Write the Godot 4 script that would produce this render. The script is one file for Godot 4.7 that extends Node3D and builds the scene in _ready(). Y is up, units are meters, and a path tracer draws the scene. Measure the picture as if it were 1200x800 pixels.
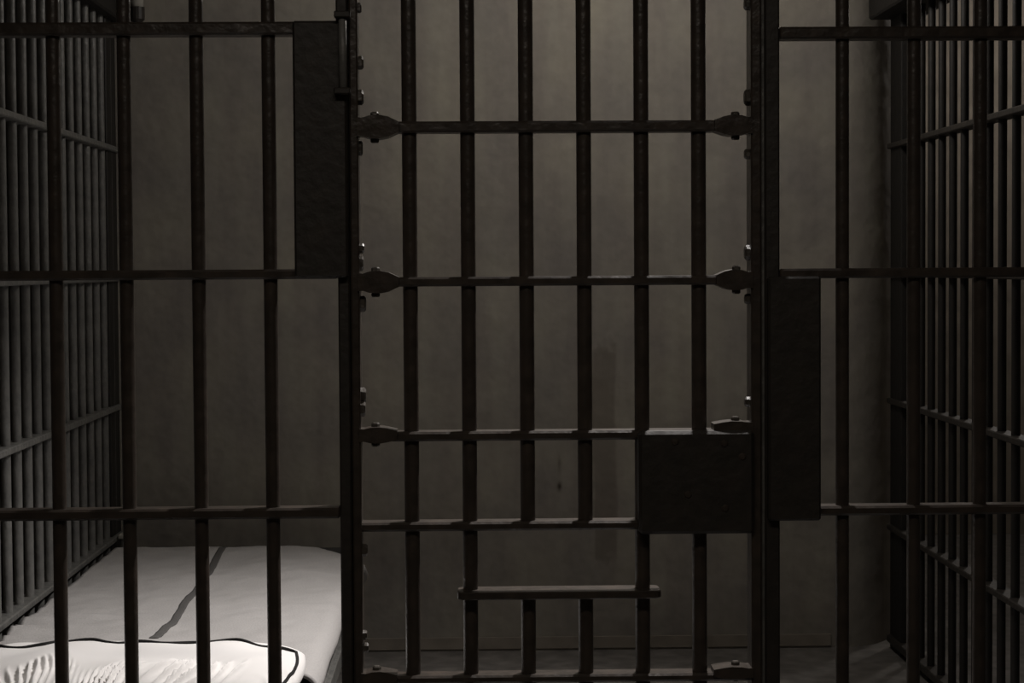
extends Node3D
# A steel-barred cell seen from the corridor. Units are metres, y up.
# The grille stands at z = FRONT, the back wall of the cell at z = BACK.

const F := 2350.0            # focal length in pixels of the 1200 x 800 frame
const EYE := 1.28
const FRONT := -3.80
const BACK := -6.64
const LEFT := -1.17          # plane of the left partition
const RIGHT := 1.41          # plane of the right partition
const CEIL := 2.62

var cam: Camera3D
var M := {}
var used := {}
var rng := RandomNumberGenerator.new()

# ------------------------------------------------------------------ helpers
func numbered(called: String) -> String:
	if not used.has(called):
		used[called] = 0
		return called
	used[called] += 1
	return "%s_%03d" % [called, used[called]]

func thing(called: String, label: String, category: String, at := Vector3.ZERO, group := "") -> Node3D:
	var o := Node3D.new()
	o.name = numbered(called)
	add_child(o)
	o.position = at
	o.set_meta("label", label)
	o.set_meta("category", category)
	o.set_meta("kind", "thing")
	if group != "":
		o.set_meta("group", group)
	return o

# one named mesh; vertices are given in world space and moved to the parent's frame
func part(called: String, mesh: Mesh, mat: Material, parent: Node3D, at := Vector3.ZERO, turn := Vector3.ZERO) -> MeshInstance3D:
	var o := MeshInstance3D.new()
	o.name = called
	o.mesh = mesh
	o.material_override = mat
	parent.add_child(o, true)
	o.rotation = turn
	o.position = at - (parent.global_position if parent != self else Vector3.ZERO)
	return o

func structure(called: String, mesh: Mesh, mat: Material, at := Vector3.ZERO) -> MeshInstance3D:
	var o := part(called, mesh, mat, self, at)
	o.set_meta("kind", "structure")
	return o

func tag(o: Node, label: String, category: String, group := "") -> void:
	o.set_meta("label", label)
	o.set_meta("category", category)
	if group != "":
		o.set_meta("group", group)

# point on the plane z = const seen at a pixel of the 1200 x 800 frame
func px(x: float, y: float, z := FRONT) -> Vector3:
	var d: Vector3 = cam.global_basis * Vector3((x - 600.0) / F, -(y - 400.0) / F, -1.0)
	return cam.global_position + d * ((z - cam.global_position.z) / d.z)

func quad(st: SurfaceTool, a: Vector3, b: Vector3, c: Vector3, d: Vector3) -> void:
	for v in [a, b, c, a, c, d]:
		st.add_vertex(v)

# box with chamfered edges, centred on the origin
func bevel_box(size: Vector3, b: float) -> ArrayMesh:
	var st := SurfaceTool.new()
	st.begin(Mesh.PRIMITIVE_TRIANGLES)
	st.set_smooth_group(-1)
	var h := size / 2.0
	b = minf(b, minf(h.x, minf(h.y, h.z)) * 0.9)
	var pt := func(s: Vector3, axis: int) -> Vector3:
		var p := Vector3(s.x * (h.x - b), s.y * (h.y - b), s.z * (h.z - b))
		p[axis] = s[axis] * h[axis]
		return p
	var tri := func(a: Vector3, bb: Vector3, c: Vector3) -> void:
		var n := (bb - a).cross(c - a)
		if n.dot(a + bb + c) > 0.0:
			st.add_vertex(a); st.add_vertex(c); st.add_vertex(bb)
		else:
			st.add_vertex(a); st.add_vertex(bb); st.add_vertex(c)
	for axis in 3:
		var u := (axis + 1) % 3
		var v := (axis + 2) % 3
		for sg in [-1.0, 1.0]:
			var c: Array = []
			for k in [[-1.0, -1.0], [1.0, -1.0], [1.0, 1.0], [-1.0, 1.0]]:
				var s := Vector3.ZERO
				s[axis] = sg; s[u] = k[0]; s[v] = k[1]
				c.append(pt.call(s, axis))
			tri.call(c[0], c[1], c[2]); tri.call(c[0], c[2], c[3])
		# edges parallel to this axis
		for su in [-1.0, 1.0]:
			for sv in [-1.0, 1.0]:
				var s0 := Vector3.ZERO
				var s1 := Vector3.ZERO
				s0[axis] = -1.0; s1[axis] = 1.0
				s0[u] = su; s1[u] = su; s0[v] = sv; s1[v] = sv
				tri.call(pt.call(s0, u), pt.call(s1, u), pt.call(s1, v))
				tri.call(pt.call(s0, u), pt.call(s1, v), pt.call(s0, v))
	for sx in [-1.0, 1.0]:
		for sy in [-1.0, 1.0]:
			for sz in [-1.0, 1.0]:
				var s := Vector3(sx, sy, sz)
				tri.call(pt.call(s, 0), pt.call(s, 1), pt.call(s, 2))
	st.generate_normals()
	return st.commit()

func box_between(called: String, lo: Vector3, hi: Vector3, mat: Material, parent: Node3D, b := 0.003) -> MeshInstance3D:
	return part(called, bevel_box(hi - lo, b), mat, parent, (lo + hi) / 2.0)

# outline in x, y (metres), given a thickness in z and a small front and back chamfer
func prism(outline: PackedVector2Array, depth: float, chamfer: float) -> ArrayMesh:
	var st := SurfaceTool.new()
	st.begin(Mesh.PRIMITIVE_TRIANGLES)
	st.set_smooth_group(-1)
	if not Geometry2D.is_polygon_clockwise(outline):
		outline.reverse()
	var inner := outline
	var off := Geometry2D.offset_polygon(outline, -chamfer)
	if off.size() == 1 and off[0].size() == outline.size():
		inner = outline.duplicate()
		var o2: PackedVector2Array = off[0]
		for i in outline.size():
			var best := 0
			for j in o2.size():
				if o2[j].distance_to(outline[i]) < o2[best].distance_to(outline[i]):
					best = j
			inner[i] = o2[best]
	var n := outline.size()
	var idx := Geometry2D.triangulate_polygon(inner)
	var z := depth / 2.0
	for s in [1.0, -1.0]:
		for t in range(0, idx.size(), 3):
			var a := inner[idx[t]]; var b := inner[idx[t + 1]]; var c := inner[idx[t + 2]]
			var ccw := (b - a).cross(c - a) > 0.0
			if ccw == (s > 0.0):
				var k := b; b = c; c = k
			for p in [a, b, c]:
				st.add_vertex(Vector3(p.x, p.y, s * z))
	for i in n:
		var j := (i + 1) % n
		var a := outline[i]; var b := outline[j]
		var zi := z - chamfer
		quad(st, Vector3(a.x, a.y, zi), Vector3(b.x, b.y, zi), Vector3(b.x, b.y, -zi), Vector3(a.x, a.y, -zi))
		quad(st, Vector3(inner[i].x, inner[i].y, z), Vector3(inner[j].x, inner[j].y, z), Vector3(b.x, b.y, zi), Vector3(a.x, a.y, zi))
		quad(st, Vector3(a.x, a.y, -zi), Vector3(b.x, b.y, -zi), Vector3(inner[j].x, inner[j].y, -z), Vector3(inner[i].x, inner[i].y, -z))
	st.generate_normals()
	return st.commit()

# tube along a polyline
func tube(path: Array, r: float, sides := 10) -> ArrayMesh:
	var st := SurfaceTool.new()
	st.begin(Mesh.PRIMITIVE_TRIANGLES)
	var rings: Array = []
	for i in path.size():
		var p: Vector3 = path[i]
		var t: Vector3 = ((path[mini(i + 1, path.size() - 1)] as Vector3) - (path[maxi(i - 1, 0)] as Vector3)).normalized()
		var u := t.cross(Vector3.UP if absf(t.y) < 0.9 else Vector3.RIGHT).normalized()
		var w := u.cross(t).normalized()
		var ring: Array = []
		for k in sides:
			var a := TAU * k / sides
			ring.append(p + (u * cos(a) + w * sin(a)) * r)
		rings.append(ring)
	for i in path.size() - 1:
		for k in sides:
			var k2 := (k + 1) % sides
			quad(st, rings[i][k], rings[i + 1][k], rings[i + 1][k2], rings[i][k2])
	for e in [0, path.size() - 1]:
		for k in sides:
			var k2 := (k + 1) % sides
			var c: Vector3 = path[e]
			if e == 0:
				st.add_vertex(c); st.add_vertex(rings[e][k]); st.add_vertex(rings[e][k2])
			else:
				st.add_vertex(c); st.add_vertex(rings[e][k2]); st.add_vertex(rings[e][k])
	st.generate_normals()
	return st.commit()

# turned profile (radius, height) about the y axis
func lathe(profile: Array, sides := 24) -> ArrayMesh:
	var st := SurfaceTool.new()
	st.begin(Mesh.PRIMITIVE_TRIANGLES)
	st.set_smooth_group(-1)
	for i in profile.size() - 1:
		for k in sides:
			var a := TAU * k / sides
			var b := TAU * (k + 1) / sides
			var p: Vector2 = profile[i]; var q: Vector2 = profile[i + 1]
			quad(st, Vector3(cos(a) * p.x, p.y, sin(a) * p.x), Vector3(cos(a) * q.x, q.y, sin(a) * q.x),
				Vector3(cos(b) * q.x, q.y, sin(b) * q.x), Vector3(cos(b) * p.x, p.y, sin(b) * p.x))
	st.generate_normals()
	return st.commit()

# closed sheet: two grids of points of the same size, the outer and the inner face
func sheet(outer: Array, inner: Array) -> ArrayMesh:
	var st := SurfaceTool.new()
	st.begin(Mesh.PRIMITIVE_TRIANGLES)
	var nu: int = outer.size()
	var nv: int = outer[0].size()
	for i in nu - 1:
		for j in nv - 1:
			quad(st, outer[i][j], outer[i + 1][j], outer[i + 1][j + 1], outer[i][j + 1])
			quad(st, inner[i][j], inner[i][j + 1], inner[i + 1][j + 1], inner[i + 1][j])
	for i in nu - 1:
		quad(st, outer[i][0], inner[i][0], inner[i + 1][0], outer[i + 1][0])
		quad(st, outer[i][nv - 1], outer[i + 1][nv - 1], inner[i + 1][nv - 1], inner[i][nv - 1])
	for j in nv - 1:
		quad(st, outer[0][j], outer[0][j + 1], inner[0][j + 1], inner[0][j])
		quad(st, outer[nu - 1][j], inner[nu - 1][j], inner[nu - 1][j + 1], outer[nu - 1][j + 1])
	st.index()
	st.generate_normals()
	return st.commit()

# ---------------------------------------------------------------- materials
func noise_tex(freq: float, seed_: int, ramp: Array, normal := false, strength := 1.0, size := 512) -> NoiseTexture2D:
	var n := FastNoiseLite.new()
	n.seed = seed_
	n.frequency = freq
	n.fractal_octaves = 5
	n.noise_type = FastNoiseLite.TYPE_SIMPLEX_SMOOTH
	var t := NoiseTexture2D.new()
	t.width = size; t.height = size
	t.seamless = true
	t.noise = n
	if normal:
		t.as_normal_map = true
		t.bump_strength = strength
	else:
		var g := Gradient.new()
		g.offsets = PackedFloat32Array([0.0, 0.5, 1.0])
		g.colors = PackedColorArray(ramp)
		t.color_ramp = g
	return t

func steel(ramp: Array, rough: float, seed_: int, bump := 0.5) -> StandardMaterial3D:
	var m := StandardMaterial3D.new()
	m.albedo_texture = noise_tex(0.012, seed_, ramp)
	m.roughness = rough
	m.metallic_specular = 0.5
	m.uv1_triplanar = true
	m.uv1_world_triplanar = true
	m.uv1_scale = Vector3(3.0, 3.0, 3.0)
	m.normal_enabled = true
	m.normal_texture = noise_tex(0.02, seed_ + 7, [], true, 6.0)
	m.normal_scale = bump
	return m

func wall_image() -> ImageTexture:
	# plaster: mottled paint, vertical streaks, a rust drip and a darker patch
	var w := 1024
	var h := 1024
	var a := FastNoiseLite.new(); a.seed = 3; a.frequency = 0.006; a.fractal_octaves = 5
	var b := FastNoiseLite.new(); b.seed = 11; b.frequency = 0.05; b.fractal_octaves = 3
	var c := FastNoiseLite.new(); c.seed = 19; c.frequency = 0.012; c.fractal_octaves = 4
	var img := Image.create(w, h, false, Image.FORMAT_RGB8)
	var base := Color(0.54, 0.52, 0.488)
	var span := Vector2(2.7, 2.7)
	var drip: Vector3 = px(655, 556, BACK)
	var dark_patch: Vector3 = px(708, 540, BACK)
	for j in h:
		for i in w:
			var X := -1.3 + span.x * i / w
			var Y := 2.7 - span.y * j / h
			var n := a.get_noise_2d(i, j)
			var s := c.get_noise_2d(i * 2.2, j * 0.22)
			var g := b.get_noise_2d(i, j)
			var k := 1.0 + 0.10 * n + 0.06 * s + 0.04 * g
			var col := Color(base.r * k, base.g * k * (1.0 + 0.012 * s), base.b * k * (1.0 - 0.03 * n))
			# two specks of a rust drip, one faint above one dark
			for q in [[drip.y + 0.036, 0.026, 0.35], [drip.y - 0.038, 0.014, 0.8]]:
				var dx := (X - drip.x) / (0.0062 + 0.003 * g)
				var dy: float = (Y - q[0]) / q[1]
				var m: float = exp(-dx * dx - dy * dy) * q[2] * (1.0 + 0.6 * g)
				col = col.lerp(Color(0.2, 0.17, 0.14), clampf(m, 0.0, 0.85))
			# darker patch with a ragged outline
			var ex := absf(X - dark_patch.x + 0.012 * n) / 0.040
			var ey := absf(Y - dark_patch.y - 0.02 + 0.03 * n) / 0.36
			var q := (1.0 - smoothstep(0.8, 1.15, ex + 0.25 * s)) * (1.0 - smoothstep(0.9, 1.05, ey + 0.1 * g))
			col = col.lerp(Color(0.40, 0.37, 0.335), clampf(q, 0.0, 1.0) * 0.5)
			img.set_pixel(i, j, col)
	return ImageTexture.create_from_image(img)

func make_materials() -> void:
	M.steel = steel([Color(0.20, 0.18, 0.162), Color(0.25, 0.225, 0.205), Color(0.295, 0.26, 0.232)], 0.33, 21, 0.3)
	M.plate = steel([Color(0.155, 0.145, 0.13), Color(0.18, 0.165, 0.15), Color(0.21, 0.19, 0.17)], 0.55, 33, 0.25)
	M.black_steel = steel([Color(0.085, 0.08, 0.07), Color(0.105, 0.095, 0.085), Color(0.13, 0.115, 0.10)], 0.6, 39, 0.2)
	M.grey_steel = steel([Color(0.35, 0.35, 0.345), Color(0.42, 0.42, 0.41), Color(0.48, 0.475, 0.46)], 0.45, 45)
	M.bolt = steel([Color(0.22, 0.205, 0.185), Color(0.28, 0.262, 0.24), Color(0.36, 0.34, 0.31)], 0.38, 57)
	var wall := StandardMaterial3D.new()
	wall.albedo_texture = wall_image()
	wall.roughness = 0.85
	wall.normal_enabled = true
	wall.normal_texture = noise_tex(0.03, 63, [], true, 4.0)
	wall.normal_scale = 0.25
	M.wall = wall
	var plain := StandardMaterial3D.new()
	plain.albedo_texture = noise_tex(0.01, 71, [Color(0.46, 0.435, 0.40), Color(0.53, 0.50, 0.46), Color(0.58, 0.55, 0.51)])
	plain.roughness = 0.9
	plain.uv1_triplanar = true
	plain.uv1_world_triplanar = true
	M.plaster = plain
	var floor_ := plain.duplicate()
	floor_.albedo_texture = noise_tex(0.02, 77, [Color(0.34, 0.33, 0.32), Color(0.43, 0.418, 0.405), Color(0.51, 0.497, 0.48)])
	floor_.roughness = 0.55
	M.floor = floor_
	var cloth := StandardMaterial3D.new()
	cloth.albedo_texture = noise_tex(0.09, 81, [Color(0.63, 0.622, 0.617), Color(0.69, 0.682, 0.677), Color(0.75, 0.742, 0.737)])
	cloth.roughness = 0.95
	cloth.uv1_triplanar = true
	cloth.uv1_scale = Vector3(4, 4, 4)
	cloth.normal_enabled = true
	cloth.normal_texture = noise_tex(0.06, 85, [], true, 5.0)
	cloth.normal_scale = 0.25
	M.blanket = cloth
	var dark_strip := cloth.duplicate()
	dark_strip.albedo_texture = noise_tex(0.09, 83, [Color(0.29, 0.285, 0.28), Color(0.34, 0.335, 0.33), Color(0.39, 0.38, 0.375)])
	M.dark_strip = dark_strip
	var pillow := StandardMaterial3D.new()
	pillow.albedo_color = Color(0.93, 0.925, 0.92)
	pillow.roughness = 0.95
	M.pillow = pillow
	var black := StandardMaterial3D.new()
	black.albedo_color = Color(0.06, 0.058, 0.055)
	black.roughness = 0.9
	M.shadow_black = black
	var tick := StandardMaterial3D.new()
	tick.albedo_color = Color(0.2, 0.197, 0.193)
	tick.roughness = 0.95
	M.mattress = tick
	var pale := StandardMaterial3D.new()
	pale.albedo_color = Color(0.66, 0.65, 0.62)
	pale.roughness = 0.6
	M.pale_paint = pale
	M.globe = StandardMaterial3D.new()
	M.globe.albedo_color = Color(0.9, 0.88, 0.84)
	M.globe.emission_enabled = true
	M.globe.emission = Color(1.0, 0.93, 0.84)
	M.globe.emission_energy_multiplier = 2.0
	M.diffuser = M.globe.duplicate()
	M.diffuser.emission_energy_multiplier = 0.6

# ------------------------------------------------------------------- lights
func ceiling_globe(at: Vector3, energy: float, color: Color, label: String, size := 0.09) -> void:
	var t := thing("ceiling_lamp", label, "lamp", Vector3(at.x, CEIL, at.z))
	var base_ := lathe([Vector2(0, 0), Vector2(0.11, 0), Vector2(0.11, -0.03), Vector2(0.07, -0.055), Vector2(0, -0.055)])
	part("base_plate", base_, M.grey_steel, t, Vector3(at.x, CEIL, at.z))
	var s := SphereMesh.new()
	s.radius = size; s.height = size * 1.7; s.radial_segments = 24; s.rings = 12
	var g := part("globe", s, M.globe, t, at)
	g.cast_shadow = GeometryInstance3D.SHADOW_CASTING_SETTING_ON
	var l := OmniLight3D.new()
	l.name = "light"
	l.light_color = color
	l.light_energy = energy
	l.light_size = size
	l.omni_range = 14.0
	l.omni_attenuation = 2.0
	l.shadow_enabled = true
	t.add_child(l)
	l.position = at - t.position

func downlight(at: Vector3, target: Vector3, energy: float, angle: float, blend: float, label: String) -> void:
	var t := thing("reading_spotlight", label, "lamp", Vector3(at.x, CEIL, at.z))
	part("base_plate", lathe([Vector2(0, 0), Vector2(0.06, 0), Vector2(0.06, -0.02), Vector2(0, -0.02)]), M.grey_steel, t, Vector3(at.x, CEIL, at.z))
	var dir := (target - at).normalized()
	part("stem", tube([Vector3(at.x, CEIL - 0.02, at.z) - t.position, at - dir * 0.11 - t.position], 0.012), M.grey_steel, t, t.position)
	# open-mouthed shade round the lens
	var shade := lathe([Vector2(0.012, 0.13), Vector2(0.05, 0.10), Vector2(0.062, -0.03), Vector2(0.058, -0.03), Vector2(0.046, 0.095), Vector2(0.01, 0.12)])
	var sh := part("shade", shade, M.grey_steel, t, at)
	sh.quaternion = Quaternion(Vector3.DOWN, dir)
	var lens := part("lens", lathe([Vector2(0, 0.012), Vector2(0.045, 0.012), Vector2(0.045, 0.004), Vector2(0, 0.0)]), M.globe, t, at)
	lens.quaternion = Quaternion(Vector3.DOWN, dir)
	var l := SpotLight3D.new()
	l.name = "light"
	l.light_color = Color(1.0, 0.975, 0.96)
	l.light_energy = energy
	l.light_size = 0.04
	l.spot_range = 14.0
	l.spot_attenuation = 2.0
	l.spot_angle = angle
	l.spot_angle_attenuation = blend
	l.shadow_enabled = true
	t.add_child(l)
	l.position = at + dir * 0.012 - t.position
	l.quaternion = Quaternion(Vector3.FORWARD, dir)

func corridor_fill_panel(at: Vector3, size: Vector2, energy: float) -> void:  # unseen fill light added to lift the fronts of the bars
	var t := thing("corridor_fill_light", "long dim fill light panel added over the corridor", "lamp", Vector3(at.x, CEIL, at.z))
	part("housing", bevel_box(Vector3(size.x + 0.06, 0.05, size.y + 0.06), 0.006), M.grey_steel, t, Vector3(at.x, CEIL - 0.027, at.z))
	part("diffuser", bevel_box(Vector3(size.x, 0.008, size.y), 0.002), M.diffuser, t, Vector3(at.x, at.y + 0.006, at.z))
	var l := AreaLight3D.new()
	l.name = "light"
	l.area_size = size
	l.area_normalize_energy = true
	l.light_color = Color(1.0, 0.95, 0.89)
	l.light_energy = energy
	l.area_range = 14.0
	l.shadow_enabled = true
	t.add_child(l)
	l.position = at - t.position
	l.rotation = Vector3(-PI / 2, 0, 0)

# ---------------------------------------------------------------- the grille
var bar_meshes := {}
func bar(parent: Node3D, x: float, y0: float, y1: float, z: float, r: float, mat: Material) -> void:
	# round rod with softly turned ends, 16 sides; alike rods share a mesh
	var key := "%.3f_%.4f" % [y1 - y0, r]
	if not bar_meshes.has(key):
		var c := CylinderMesh.new()
		c.top_radius = r; c.bottom_radius = r; c.height = y1 - y0
		c.radial_segments = 18; c.rings = 6
		bar_meshes[key] = c
	part("bar", bar_meshes[key], mat, parent, Vector3(x, (y0 + y1) / 2.0, z))

func rail(parent: Node3D, x0: float, x1: float, y: float, h: float, depth: float, mat: Material) -> MeshInstance3D:
	return part("rail", bevel_box(Vector3(x1 - x0, h, depth), 0.004), mat, parent, Vector3((x0 + x1) / 2.0, y, FRONT))

func hex_bolt(parent: Node3D, at: Vector3, axis: Vector3, r := 0.009, h := 0.010) -> void:
	var c := lathe([Vector2(0, h), Vector2(r * 0.75, h), Vector2(r, h * 0.7), Vector2(r, 0), Vector2(0, 0)], 6)
	var o := part("bolt", c, M.bolt, parent, at)
	o.quaternion = Quaternion(Vector3.UP, axis.normalized())

func lug(parent: Node3D, x0: float, x1: float, y: float, thick: float, mid: float, flip: bool) -> void:
	# strap that swells round its bolt and tapers into the rail; x0 < x1, wide end at the stile
	var L := x1 - x0
	var o := PackedVector2Array()
	var prof := [[0.0, 0.85], [0.12, 0.80], [0.3, 1.0], [0.55, 1.05], [0.75, 0.9], [1.0, mid]]
	for p in prof:
		o.append(Vector2(p[0] * L, p[1] * thick / 2.0))
	prof.reverse()
	for p in prof:
		o.append(Vector2(p[0] * L, -p[1] * thick / 2.0))
	if flip:
		for i in o.size():
			o[i] = Vector2(L - o[i].x, o[i].y)
	for i in o.size():
		o[i] -= Vector2(L / 2.0, 0)
	var c := Vector3((x0 + x1) / 2.0, y, FRONT + 0.012)
	var g := part("lug", prism(o, 0.052, 0.004), M.steel, parent, c)
	var bx: float = c.x + (-0.08 if not flip else 0.08) * L
	for s in [1.0, -1.0]:
		hex_bolt(g, Vector3(bx, y + s * thick * 0.5, FRONT + 0.014), Vector3(0, s, 0), 0.008, 0.008)

func build_grille() -> void:
	# --- left fixed panel
	var t := thing("barred_grille", "dark steel barred grille with flat cover plate standing before the cot", "bars", Vector3(px(200, 400).x, 0, FRONT))
	var xl := LEFT + 0.02
	var jl: float = px(398, 400).x       # outer side of the hinge jamb
	for x in [-184.0, -100.0, -17.0, 67.0, 149.5, 234.0, 318.0]:
		bar(t, px(x, 400).x, 0.0, CEIL, FRONT, 0.0132, M.steel)
	for r in [[35.0, 15.0], [322.0, 11.5], [601.0, 12.5]]:
		rail(t, xl, jl, px(200, r[0]).y, r[1] / 618.0, 0.05, M.steel)
	rail(t, xl, jl, 0.36, 0.02, 0.05, M.steel)
	rail(t, xl, jl, 0.06, 0.02, 0.05, M.steel)
	rail(t, xl, jl, 2.2, 0.024, 0.05, M.steel)
	# --- right fixed panel
	var u := thing("barred_grille", "dark steel barred grille joining the lock side of the door", "bars", Vector3(px(1050, 400).x, 0, FRONT))
	var jr: float = px(911, 400).x
	var xr := RIGHT - 0.02
	for x in [987.0, 1070.5, 1148.0, 1231.0, 1314.0, 1397.0]:
		bar(u, px(x, 400).x, 0.0, CEIL, FRONT, 0.0128, M.steel)
	for r in [[39.5, 14.0], [319.5, 11.5], [596.0, 11.0]]:
		rail(u, jr, xr, px(1060, r[0]).y, r[1] / 618.0, 0.05, M.steel)
	rail(u, jr, xr, 0.36, 0.02, 0.05, M.steel)
	rail(u, jr, xr, 0.06, 0.02, 0.05, M.steel)
	rail(u, jr, xr, 2.2, 0.024, 0.05, M.steel)
	# --- jambs of the door and the covers of its mechanism
	var j0: float = px(411.5, 400).x     # inner sides of the jambs
	var j1: float = px(894.0, 400).x
	box_between("jamb", Vector3(jl, 0, FRONT - 0.04), Vector3(j0, CEIL, FRONT + 0.03), M.plate, t)
	box_between("jamb", Vector3(j1, 0, FRONT - 0.04), Vector3(jr, CEIL, FRONT + 0.03), M.plate, u)
	box_between("edge_highlight", Vector3(px(890.3, 400).x, 0, FRONT - 0.04), Vector3(j1, CEIL, FRONT + 0.022), M.grey_steel, u, 0.001)  # pale strip added for the lit edge in the jamb gap
	var a := px(345, 28); var b := px(411, 325)
	box_between("mechanism_cover", Vector3(a.x, b.y, FRONT + 0.026), Vector3(b.x - 0.002, a.y, FRONT + 0.05), M.plate, t, 0.004)
	a = px(896, 324); b = px(957, 606)
	box_between("mechanism_cover", Vector3(a.x, b.y, FRONT + 0.026), Vector3(b.x, a.y, FRONT + 0.05), M.plate, u, 0.004)
	a = px(403.5, 20); b = px(403.5, 114)
	part("slide_rod", tube([Vector3(a.x, a.y, FRONT + 0.06) - t.position, Vector3(a.x, b.y, FRONT + 0.06) - t.position], 0.0075, 14), M.grey_steel, t, t.position)
	for yy in [22.0, 110.0]:
		var c := px(403.5, yy)
		part("rod_guide", bevel_box(Vector3(0.03, 0.012, 0.028), 0.002), M.plate, t, Vector3(c.x, c.y, FRONT + 0.06))
	# --- the door itself
	var k := thing("cell_door", "barred steel cell door with lock box and food slot", "door", Vector3(px(650, 400).x, 0, FRONT))
	var s0: float = px(413.0, 400).x
	var s1: float = px(423.0, 400).x
	var s2: float = px(877.5, 400).x
	var s3: float = px(889.5, 400).x
	box_between("stile", Vector3(s0, 0.03, FRONT - 0.03), Vector3(s1, 2.58, FRONT + 0.034), M.steel, k)
	box_between("stile", Vector3(s2, 0.03, FRONT - 0.03), Vector3(s3, 2.58, FRONT + 0.034), M.steel, k)
	var ys := {}
	for r in [149.0, 329.0, 509.0, 614.0, 693.5, 792.0]:
		ys[r] = px(650, r).y
	for x in [481.5, 549.5, 617.5, 685.0, 752.0, 819.0]:
		var X: float = px(x, 400).x
		if x == 617.5 or x == 685.0:
			bar(k, X, ys[614.0], 2.57, FRONT, 0.0142, M.steel)
			bar(k, X, 0.05, ys[693.5], FRONT, 0.0142, M.steel)
		else:
			bar(k, X, 0.05, 2.57, FRONT, 0.0142, M.steel)
	for r in [[149.0, 13.0], [329.0, 11.0], [509.0, 11.0], [792.0, 9.5]]:
		rail(k, s1 - 0.004, s2 + 0.004, ys[r[0]], r[1] / 618.0, 0.052, M.steel)
	rail(k, s1 - 0.004, px(752, 614).x, ys[614.0], 10.5 / 618.0, 0.052, M.steel)
	for y in [0.24, 0.06, 1.835, 2.12, 2.56]:
		rail(k, s1 - 0.004, s2 + 0.004, y, 0.02, 0.052, M.steel)
	# shelf of the food slot: flat bar with rounded corners, seen from above as a plank
	var p0: Vector3 = px(536, 692); var p1: Vector3 = px(773, 692)
	var shelf := PackedVector2Array()
	var half := Vector2((p1.x - p0.x) / 2.0, 0.036)
	for q in [[1, 1, 0.0], [-1, 1, PI / 2], [-1, -1, PI], [1, -1, 3 * PI / 2]]:
		for i in 4:
			var ang: float = q[2] + PI / 2 * i / 3.0
			shelf.append(Vector2(q[0] * (half.x - 0.014), q[1] * (half.y - 0.014)) + Vector2(cos(ang), sin(ang)) * 0.014)
	part("slot_shelf", prism(shelf, 0.015, 0.002), M.steel, k, Vector3((p0.x + p1.x) / 2.0, ys[693.5], FRONT + 0.006), Vector3(-PI / 2, 0, 0))
	# lock box
	a = px(746, 503); b = px(880, 621)
	var lo := Vector3(a.x, b.y, FRONT - 0.034); var hi := Vector3(b.x, a.y, FRONT + 0.05)
	var lb := box_between("lock_box", lo, hi, M.plate, k, 0.006)
	for q in [[788, 515], [845, 517], [866, 532], [803, 576], [846, 592]]:
		var c := px(q[0], q[1])
		var sc := part("screw", lathe([Vector2(0, 0.003), Vector2(0.005, 0.0025), Vector2(0.0075, 0.0)], 12), M.steel, lb, Vector3(c.x, c.y, FRONT + 0.05))
		sc.quaternion = Quaternion(Vector3.UP, Vector3(0, 0, 1))
	# straps where the rails meet the stiles
	lug(k, s1 - 0.003, px(468, 148).x, ys[149.0], 26.0 / 618.0, 0.45, false)
	lug(k, s1 - 0.003, px(468, 328).x, ys[329.0], 25.0 / 618.0, 0.45, false)
	lug(k, s1 - 0.003, px(466, 508).x, ys[509.0] + 0.004, 18.0 / 618.0, 0.6, false)
	lug(k, s1 - 0.003, px(466, 790).x, ys[792.0] + 0.004, 18.0 / 618.0, 0.6, false)
	lug(k, px(835, 149).x, s2 + 0.003, ys[149.0], 23.0 / 618.0, 0.55, true)
	lug(k, px(837, 328).x, s2 + 0.003, ys[329.0], 23.0 / 618.0, 0.5, true)
	lug(k, px(834, 498).x, s2 + 0.003, px(850, 499).y, 14.0 / 618.0, 0.6, true)
	lug(k, px(834, 784).x, s2 + 0.003, px(850, 784).y, 14.0 / 618.0, 0.6, true)
	# bolts on the inner edges of the stiles
	for y in [10.0, 74.0, 115.0, 174.0, 291.0, 308.0, 356.0, 463.0, 478.0, 643.0, 742.0, 757.0]:
		var c := px(423, y)
		hex_bolt(k, Vector3(s1 - 0.001, c.y, FRONT + 0.012 + 0.006 * sin(y)), Vector3(1, 0, 0), 0.0125 + 0.003 * sin(y * 1.7), 0.010 + 0.002 * sin(y * 2.3))
	for y in [6.0, 115.0, 181.0, 296.0, 350.0, 470.0]:
		var c := px(877, y)
		hex_bolt(k, Vector3(s2 + 0.001, c.y, FRONT + 0.012), Vector3(-1, 0, 0), 0.0125 + 0.003 * sin(y), 0.011)

# ----------------------------------------------------------- side partitions
func partition(x: float, label: String, z_first: float, step: float, r: float, paint: Material, rail_paint: Material, head_l: float, head_r: float) -> void:
	var t := thing("barred_screen", label, "bars", Vector3(x, 0, (FRONT + BACK) / 2.0))
	var z := z_first
	while z > BACK + 0.05:
		bar(t, x, 0.0, 2.1, z, r, paint)
		z -= step
	for y in [0.405, 0.826, 1.247, 1.668]:
		box_between("rail", Vector3(x - 0.024, y - 0.009, BACK + 0.005), Vector3(x + 0.024, y + 0.009, FRONT - 0.03), rail_paint, t)
	box_between("rail", Vector3(x - 0.024, 0.02, BACK + 0.005), Vector3(x + 0.024, 0.045, FRONT - 0.03), rail_paint, t)
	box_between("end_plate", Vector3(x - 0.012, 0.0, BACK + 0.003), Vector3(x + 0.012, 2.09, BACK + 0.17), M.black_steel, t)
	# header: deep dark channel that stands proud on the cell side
	box_between("header_beam", Vector3(x - head_l, 2.085, BACK + 0.004), Vector3(x + head_r, 2.26, FRONT - 0.04), M.black_steel, t, 0.006)

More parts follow.
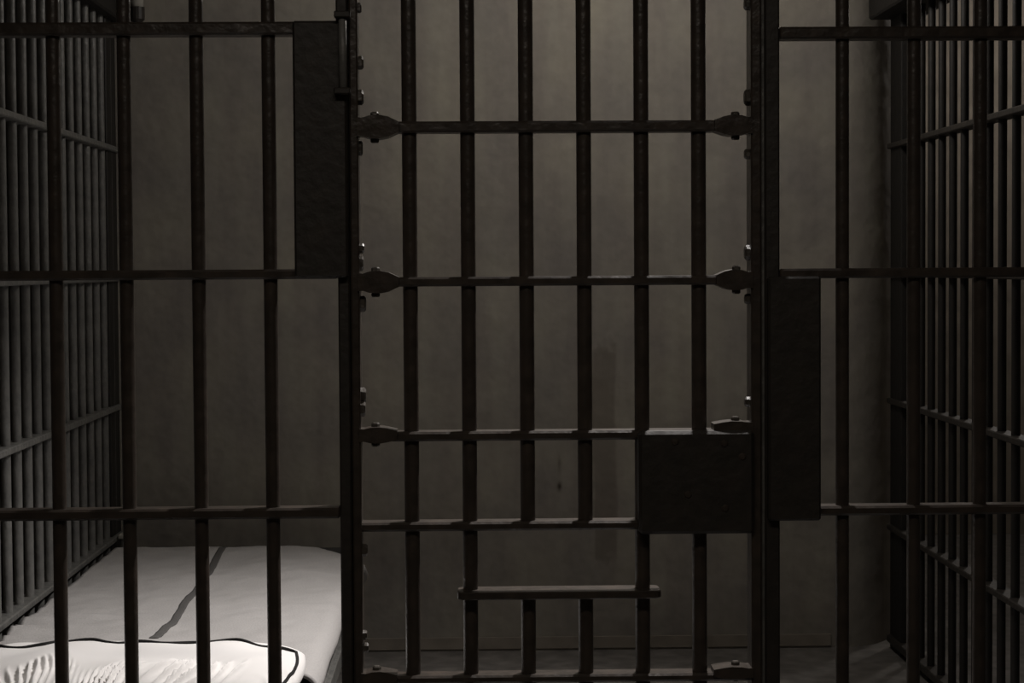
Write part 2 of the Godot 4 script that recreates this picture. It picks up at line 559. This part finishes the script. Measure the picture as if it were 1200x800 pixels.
# ----------------------------------------------------------------------- bed
func build_bed() -> void:
	var x0 := -1.125
	var x1 := -0.335
	var zn := -3.90
	var zf := -6.47
	var t := thing("cot", "steel-framed cot standing along the left partition", "bed", Vector3((x0 + x1) / 2.0, 0, (zn + zf) / 2.0))
	for x in [x0 + 0.03, x1 - 0.05]:
		for z in [zn - 0.05, zf + 0.03]:
			box_between("leg", Vector3(x - 0.02, 0, z - 0.02), Vector3(x + 0.02, 0.2, z + 0.02), M.grey_steel, t)
	box_between("side_rail", Vector3(x0 + 0.01, 0.16, zf), Vector3(x0 + 0.05, 0.21, zn), M.grey_steel, t)
	box_between("side_rail", Vector3(x1 - 0.07, 0.16, zf), Vector3(x1 - 0.03, 0.21, zn), M.grey_steel, t)
	box_between("end_rail", Vector3(x0 + 0.05, 0.16, zf), Vector3(x1 - 0.07, 0.21, zf + 0.04), M.grey_steel, t)
	box_between("end_rail", Vector3(x0 + 0.05, 0.16, zn - 0.04), Vector3(x1 - 0.07, 0.21, zn), M.grey_steel, t)
	box_between("base_sheet", Vector3(x0 + 0.02, 0.205, zf + 0.01), Vector3(x1 - 0.04, 0.215, zn - 0.01), M.grey_steel, t)
	# upright at the far corner with a bright cap
	box_between("corner_post", Vector3(x0 - 0.01, 0.16, zf - 0.05), Vector3(x0 + 0.015, 0.406, zf - 0.02), M.grey_steel, t)
	box_between("corner_cap", Vector3(x0 - 0.018, 0.405, zf - 0.07), Vector3(x0 + 0.02, 0.420, zf - 0.012), M.pale_paint, t)
	# mattress
	var mt := part("mattress", bevel_box(Vector3(x1 - x0 - 0.05, 0.165, zn - zf - 0.03), 0.03), M.mattress, self, Vector3((x0 + x1) / 2.0 - 0.01, 0.298, (zn + zf) / 2.0))
	tag(mt, "thin dark grey mattress under the blanket on the cot", "mattress")
	# blanket: a closed cloth shell laid over the mattress, hanging down on the open side
	var n1 := FastNoiseLite.new(); n1.seed = 5; n1.frequency = 1.0; n1.fractal_octaves = 3
	var bz0 := -4.375
	var bz1 := zf - 0.004
	var nu := 90
	var nv := 130
	var outer: Array = []
	var inner: Array = []
	for i in nu + 1:
		var ro: Array = []
		var ri: Array = []
		for j in nv + 1:
			var v := float(j) / nv
			var z := lerpf(bz0, bz1, v)
			ro.append(blanket_point(float(i) / nu, z, x0, x1, zf, 0.0, n1))
			ri.append(blanket_point(float(i) / nu, z, x0, x1, zf, 0.010, n1))
		outer.append(ro)
		inner.append(ri)
	var bl := part("blanket", sheet(outer, inner), M.blanket, self)
	tag(bl, "grey blanket spread over the cot behind the white pillow", "blanket")
	# dark strip lying lengthwise on the blanket
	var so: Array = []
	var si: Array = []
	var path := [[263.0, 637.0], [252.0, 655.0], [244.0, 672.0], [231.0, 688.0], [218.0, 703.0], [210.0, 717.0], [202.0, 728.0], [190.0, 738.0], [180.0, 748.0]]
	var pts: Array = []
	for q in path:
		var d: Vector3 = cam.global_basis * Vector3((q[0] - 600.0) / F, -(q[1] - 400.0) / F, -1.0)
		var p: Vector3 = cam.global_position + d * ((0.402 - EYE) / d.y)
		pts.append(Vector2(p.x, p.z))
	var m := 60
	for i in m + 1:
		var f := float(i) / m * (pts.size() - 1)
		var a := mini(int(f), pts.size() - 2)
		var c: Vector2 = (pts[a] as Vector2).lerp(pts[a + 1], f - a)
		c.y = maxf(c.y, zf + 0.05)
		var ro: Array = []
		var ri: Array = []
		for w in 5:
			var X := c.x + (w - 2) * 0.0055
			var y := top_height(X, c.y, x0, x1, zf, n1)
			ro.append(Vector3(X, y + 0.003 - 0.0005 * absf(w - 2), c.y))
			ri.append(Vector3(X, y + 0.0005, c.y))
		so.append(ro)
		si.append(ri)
	part("dark_strip", sheet(so, si), M.dark_strip, bl)
	build_pillow(x0, x1)

func top_height(X: float, z: float, x0: float, x1: float, zf: float, n1: FastNoiseLite) -> float:
	var y := 0.398
	# the far end slopes off, most of all at the open corner
	var far := clampf((z - zf) / 0.22, 0.0, 1.0)
	y -= 0.02 * (1.0 - far) * (1.0 - far)
	var cx := clampf((X - (x1 - 0.20)) / 0.20, 0.0, 1.0)
	y -= 0.014 * cx * cx
	var fc := clampf(1.0 - (z - zf) / 0.5, 0.0, 1.0)
	y -= 0.07 * cx * cx * fc * fc
	# cross ripples on the partition side and broad unevenness
	var side := clampf(1.0 - (X - x0) / 0.45, 0.0, 1.0)
	var near := clampf(1.0 - (-4.6 - z) / 0.9, 0.0, 1.0)
	y += 0.03 * side * near * n1.get_noise_2d(X * 2.0 + 3.0, z * 14.0)
	y += 0.009 * n1.get_noise_2d(X * 3.0, z * 2.2 + 7.0)
	y += 0.003 * n1.get_noise_2d(X * 9.0 + 20.0, z * 9.0)
	return y

func blanket_point(u: float, z: float, x0: float, x1: float, zf: float, inset: float, n1: FastNoiseLite) -> Vector3:
	# u runs from the partition side across the top and down the open side
	var r := 0.045
	var flat := (x1 - r) - x0
	var arc := r * PI / 2.0
	var drop := 0.035
	var s := u * (flat + arc + drop)
	if s <= flat:
		var X := x0 + s
		return Vector3(X, top_height(X, z, x0, x1, zf, n1) - inset, z)
	var ye := top_height(x1 - r, z, x0, x1, zf, n1)
	if s <= flat + arc:
		var a := (s - flat) / r
		return Vector3(x1 - r + sin(a) * (r - inset), ye - r + cos(a) * (r - inset), z)
	var dn := s - flat - arc
	var wave := 0.006 * sin(z * 17.0 + 2.0 * n1.get_noise_1d(z * 2.0)) * dn / drop
	return Vector3(x1 - inset + wave - 0.02 * dn / drop, ye - r - dn, z)

func build_pillow(x0: float, x1: float) -> void:
	var c := Vector3((x0 + x1) / 2.0 - 0.006, 0.431, -4.165)
	var hx := 0.385
	var hz := 0.235
	var hy := 0.050
	var n := FastNoiseLite.new(); n.seed = 8; n.frequency = 1.0; n.fractal_octaves = 1
	var nu := 300
	var nv := 80
	var top: Array = []
	var bottom: Array = []
	for i in nu + 1:
		var rt: Array = []
		var rb: Array = []
		for j in nv + 1:
			var u := -1.0 + 2.0 * i / nu
			var v := -1.0 + 2.0 * j / nv       # +1 is the side towards the corridor
			rt.append(pillow_point(c, hx, hz, hy, u, v, 1.0, n))
			rb.append(pillow_point(c, hx, hz, hy, u, v, -1.0, n))
		top.append(rt)
		bottom.append(rb)
	# grid runs x then z; flip rows so the upper face looks up
	for k in [top, bottom]:
		for r in k:
			r.reverse()
	var p := part("pillow", sheet(top, bottom), M.pillow, self)
	tag(p, "white pillow with a modelled shadow line at the head of the cot", "pillow")
	# dark cord for the shadow line along the back and round the open end
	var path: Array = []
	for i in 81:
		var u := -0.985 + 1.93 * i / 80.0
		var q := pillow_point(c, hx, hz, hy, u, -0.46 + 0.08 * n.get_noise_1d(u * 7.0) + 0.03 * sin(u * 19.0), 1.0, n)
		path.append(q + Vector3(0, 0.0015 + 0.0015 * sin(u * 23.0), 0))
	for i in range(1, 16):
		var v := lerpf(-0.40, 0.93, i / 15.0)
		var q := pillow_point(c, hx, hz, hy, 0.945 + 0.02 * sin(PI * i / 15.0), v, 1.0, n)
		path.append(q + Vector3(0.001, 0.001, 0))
	part("shadow_line", tube(path, 0.0036, 8), M.shadow_black, p)

func pillow_point(c: Vector3, hx: float, hz: float, hy: float, u: float, v: float, s: float, n: FastNoiseLite) -> Vector3:
	# rounded rectangle in plan
	var x := u * hx * (1.0 - 0.04 * v * v)
	var z := v * hz * (1.0 - 0.10 * pow(absf(u), 6.0))
	var e := maxf(0.0, (1.0 - pow(absf(u), 6.0)) * (1.0 - pow(absf(v), 3.0)))
	var y := hy * pow(e, 0.5)
	if s > 0.0:
		y += 0.010 * e * n.get_noise_2d(u * 2.2 + 4.0, v * 1.0)
		# gathers on the corridor side, slanting
		var w := 0.22 * n.get_noise_1d(u * 5.0 + 2.0)
		var f := smoothstep(0.28 + w, 0.62 + w, v) * minf(1.0, e * 2.0)
		var ph := u * 52.0 + v * 14.0 * sin(u * 3.0 + 0.6) + 4.0 * n.get_noise_2d(u * 2.5, v * 0.8)
		var crest := 1.0 - absf(sin(ph))
		y += f * 0.020 * (crest * crest - 0.35) * (0.6 + 0.9 * n.get_noise_2d(u * 4.0 + 9.0, v * 0.8))
	else:
		y *= 0.68
	return c + Vector3(x, s * y, z)

# ------------------------------------------------------------------ the room
func build_room() -> void:
	var corridor_z := 1.6
	var deep := -9.4
	var xl := -3.6
	var xr := 3.8
	structure("floor", bevel_box(Vector3(xr - xl, 0.2, corridor_z - deep), 0.001), M.floor, Vector3((xl + xr) / 2.0, -0.1, (corridor_z + deep) / 2.0))
	structure("ceiling", bevel_box(Vector3(xr - xl, 0.2, corridor_z - deep), 0.001), M.plaster, Vector3((xl + xr) / 2.0, CEIL + 0.1, (corridor_z + deep) / 2.0))
	structure("wall_left", bevel_box(Vector3(0.2, CEIL, corridor_z - deep), 0.001), M.plaster, Vector3(xl - 0.1, CEIL / 2.0, (corridor_z + deep) / 2.0))
	structure("wall_right", bevel_box(Vector3(0.2, CEIL, corridor_z - deep), 0.001), M.plaster, Vector3(xr + 0.1, CEIL / 2.0, (corridor_z + deep) / 2.0))
	structure("wall_corridor", bevel_box(Vector3(xr - xl, CEIL, 0.2), 0.001), M.plaster, Vector3((xl + xr) / 2.0, CEIL / 2.0, corridor_z + 0.1))
	structure("wall_far_left", bevel_box(Vector3(0.6 - xl, CEIL, 0.2), 0.001), M.plaster, Vector3((xl + 0.6) / 2.0, CEIL / 2.0, deep - 0.1))
	structure("wall_far_right", bevel_box(Vector3(xr - 0.6, CEIL, 0.2), 0.001), M.plaster, Vector3((xr + 0.6) / 2.0, CEIL / 2.0, deep - 0.1))
	# unseen wall added to keep the right-hand lamp out of the left space
	structure("wall_light_block", bevel_box(Vector3(0.2, CEIL, BACK - 0.5 - deep), 0.001), M.plaster, Vector3(-0.5, CEIL / 2.0, (BACK - 0.5 + deep) / 2.0))
	# back wall of the cell: plastered slab, right end rounded to darken the edge there
	var st := SurfaceTool.new()
	st.begin(Mesh.PRIMITIVE_TRIANGLES)
	var prof: Array = [Vector2(LEFT - 0.03, BACK - 0.5), Vector2(LEFT - 0.03, BACK), Vector2(RIGHT - 0.17, BACK)]
	for i in range(1, 13):
		var a := PI / 2.0 * i / 12.0
		prof.append(Vector2(RIGHT - 0.17 + sin(a) * 0.26, BACK - 0.5 + cos(a) * 0.5))
	for i in prof.size() - 1:
		var p: Vector2 = prof[i]; var q: Vector2 = prof[i + 1]
		st.set_smooth_group(1 if i >= 1 and i < prof.size() - 1 else -1)
		var vs := [Vector3(p.x, CEIL, p.y), Vector3(q.x, CEIL, q.y), Vector3(q.x, 0, q.y), Vector3(p.x, CEIL, p.y), Vector3(q.x, 0, q.y), Vector3(p.x, 0, p.y)]
		for v in vs:
			st.set_uv(Vector2((v.x + 1.3) / 2.7, (2.7 - v.y) / 2.7))
			st.add_vertex(v)
	var e0: Vector2 = prof[prof.size() - 1]; var e1: Vector2 = prof[0]
	st.set_smooth_group(-1)
	for v in [Vector3(e0.x, CEIL, e0.y), Vector3(e1.x, CEIL, e1.y), Vector3(e1.x, 0, e1.y), Vector3(e0.x, CEIL, e0.y), Vector3(e1.x, 0, e1.y), Vector3(e0.x, 0, e0.y)]:
		st.set_uv(Vector2((v.x + 1.3) / 2.7, (2.7 - v.y) / 2.7))
		st.add_vertex(v)
	st.generate_normals()
	st.generate_tangents()
	structure("wall_back", st.commit(), M.wall)
	# low kerb along the foot of the back wall, with an open joint under it
	structure("baseboard_back", bevel_box(Vector3(RIGHT - 0.2 - LEFT - 0.02, 0.04, 0.005), 0.001), M.plaster, Vector3((LEFT + RIGHT - 0.2) / 2.0, 0.026, BACK + 0.003))

func build_fittings() -> void:
	# end of a pale conduit on the back wall beside the left header
	var a := px(160, 0, BACK + 0.03)
	var t := thing("conduit_pipe", "pale wall conduit ending in a dark cap beside the left partition", "pipe", Vector3(a.x, 0, BACK + 0.024))
	var y1 := px(157, 12, BACK + 0.03).y
	var y0 := px(157, 27, BACK + 0.03).y
	part("pipe", tube([Vector3(a.x, CEIL, BACK + 0.026), Vector3(a.x, y1, BACK + 0.026)], 0.022, 16), M.pale_paint, t)
	part("end_cap", lathe([Vector2(0, y1 - y0 + 0.01), Vector2(0.025, y1 - y0 + 0.01), Vector2(0.025, 0.012), Vector2(0.014, 0), Vector2(0, 0)], 16), M.plate, t, Vector3(a.x + 0.001, y0, BACK + 0.029))

func _ready() -> void:
	rng.seed = 4
	# camera: eye height 1.28 m in the corridor, turned slightly right and down, slightly tilted
	cam = Camera3D.new()
	cam.name = "camera"
	add_child(cam)
	cam.position = Vector3(0, EYE, 0)
	cam.fov = rad_to_deg(2.0 * atan(400.0 / F))
	var roll := deg_to_rad(-0.35)
	cam.rotation_order = EULER_ORDER_YXZ
	cam.rotation = Vector3(-atan(88.3 / F), -atan(49.46 / F), roll)
	cam.near = 0.05
	cam.current = true
	var env := Environment.new()
	env.background_mode = Environment.BG_COLOR
	env.background_color = Color.BLACK
	env.tonemap_mode = Environment.TONE_MAPPER_LINEAR
	env.tonemap_exposure = 1.0
	env.sdfgi_enabled = true
	env.ssao_enabled = true
	env.ssil_enabled = true
	var we := WorldEnvironment.new()
	we.name = "environment"
	we.environment = env
	add_child(we)
	make_materials()
	ceiling_globe(Vector3(0.52, 2.47, -5.50), 0.53, Color(1.0, 0.975, 0.945), "round ceiling lamp in the middle of the cell")
	downlight(Vector3(0.50, 2.34, -4.45), Vector3(0.02, 0.40, -4.52), 5.2, 45.0, 1.0, "small ceiling spotlight turned down onto the cot")
	ceiling_globe(Vector3(2.5, 2.47, -8.3), 0.42, Color(1.0, 0.97, 0.94), "round ceiling lamp in the neighbouring cell beyond the right partition")
	corridor_fill_panel(Vector3(0.0, CEIL - 0.06, -1.9), Vector2(1.5, 0.3), 0.95)
	build_room()
	build_grille()
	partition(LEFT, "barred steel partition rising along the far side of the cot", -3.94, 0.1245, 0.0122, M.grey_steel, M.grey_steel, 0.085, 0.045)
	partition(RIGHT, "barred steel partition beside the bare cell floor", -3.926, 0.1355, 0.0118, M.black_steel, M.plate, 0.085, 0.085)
	build_bed()
	build_fittings()
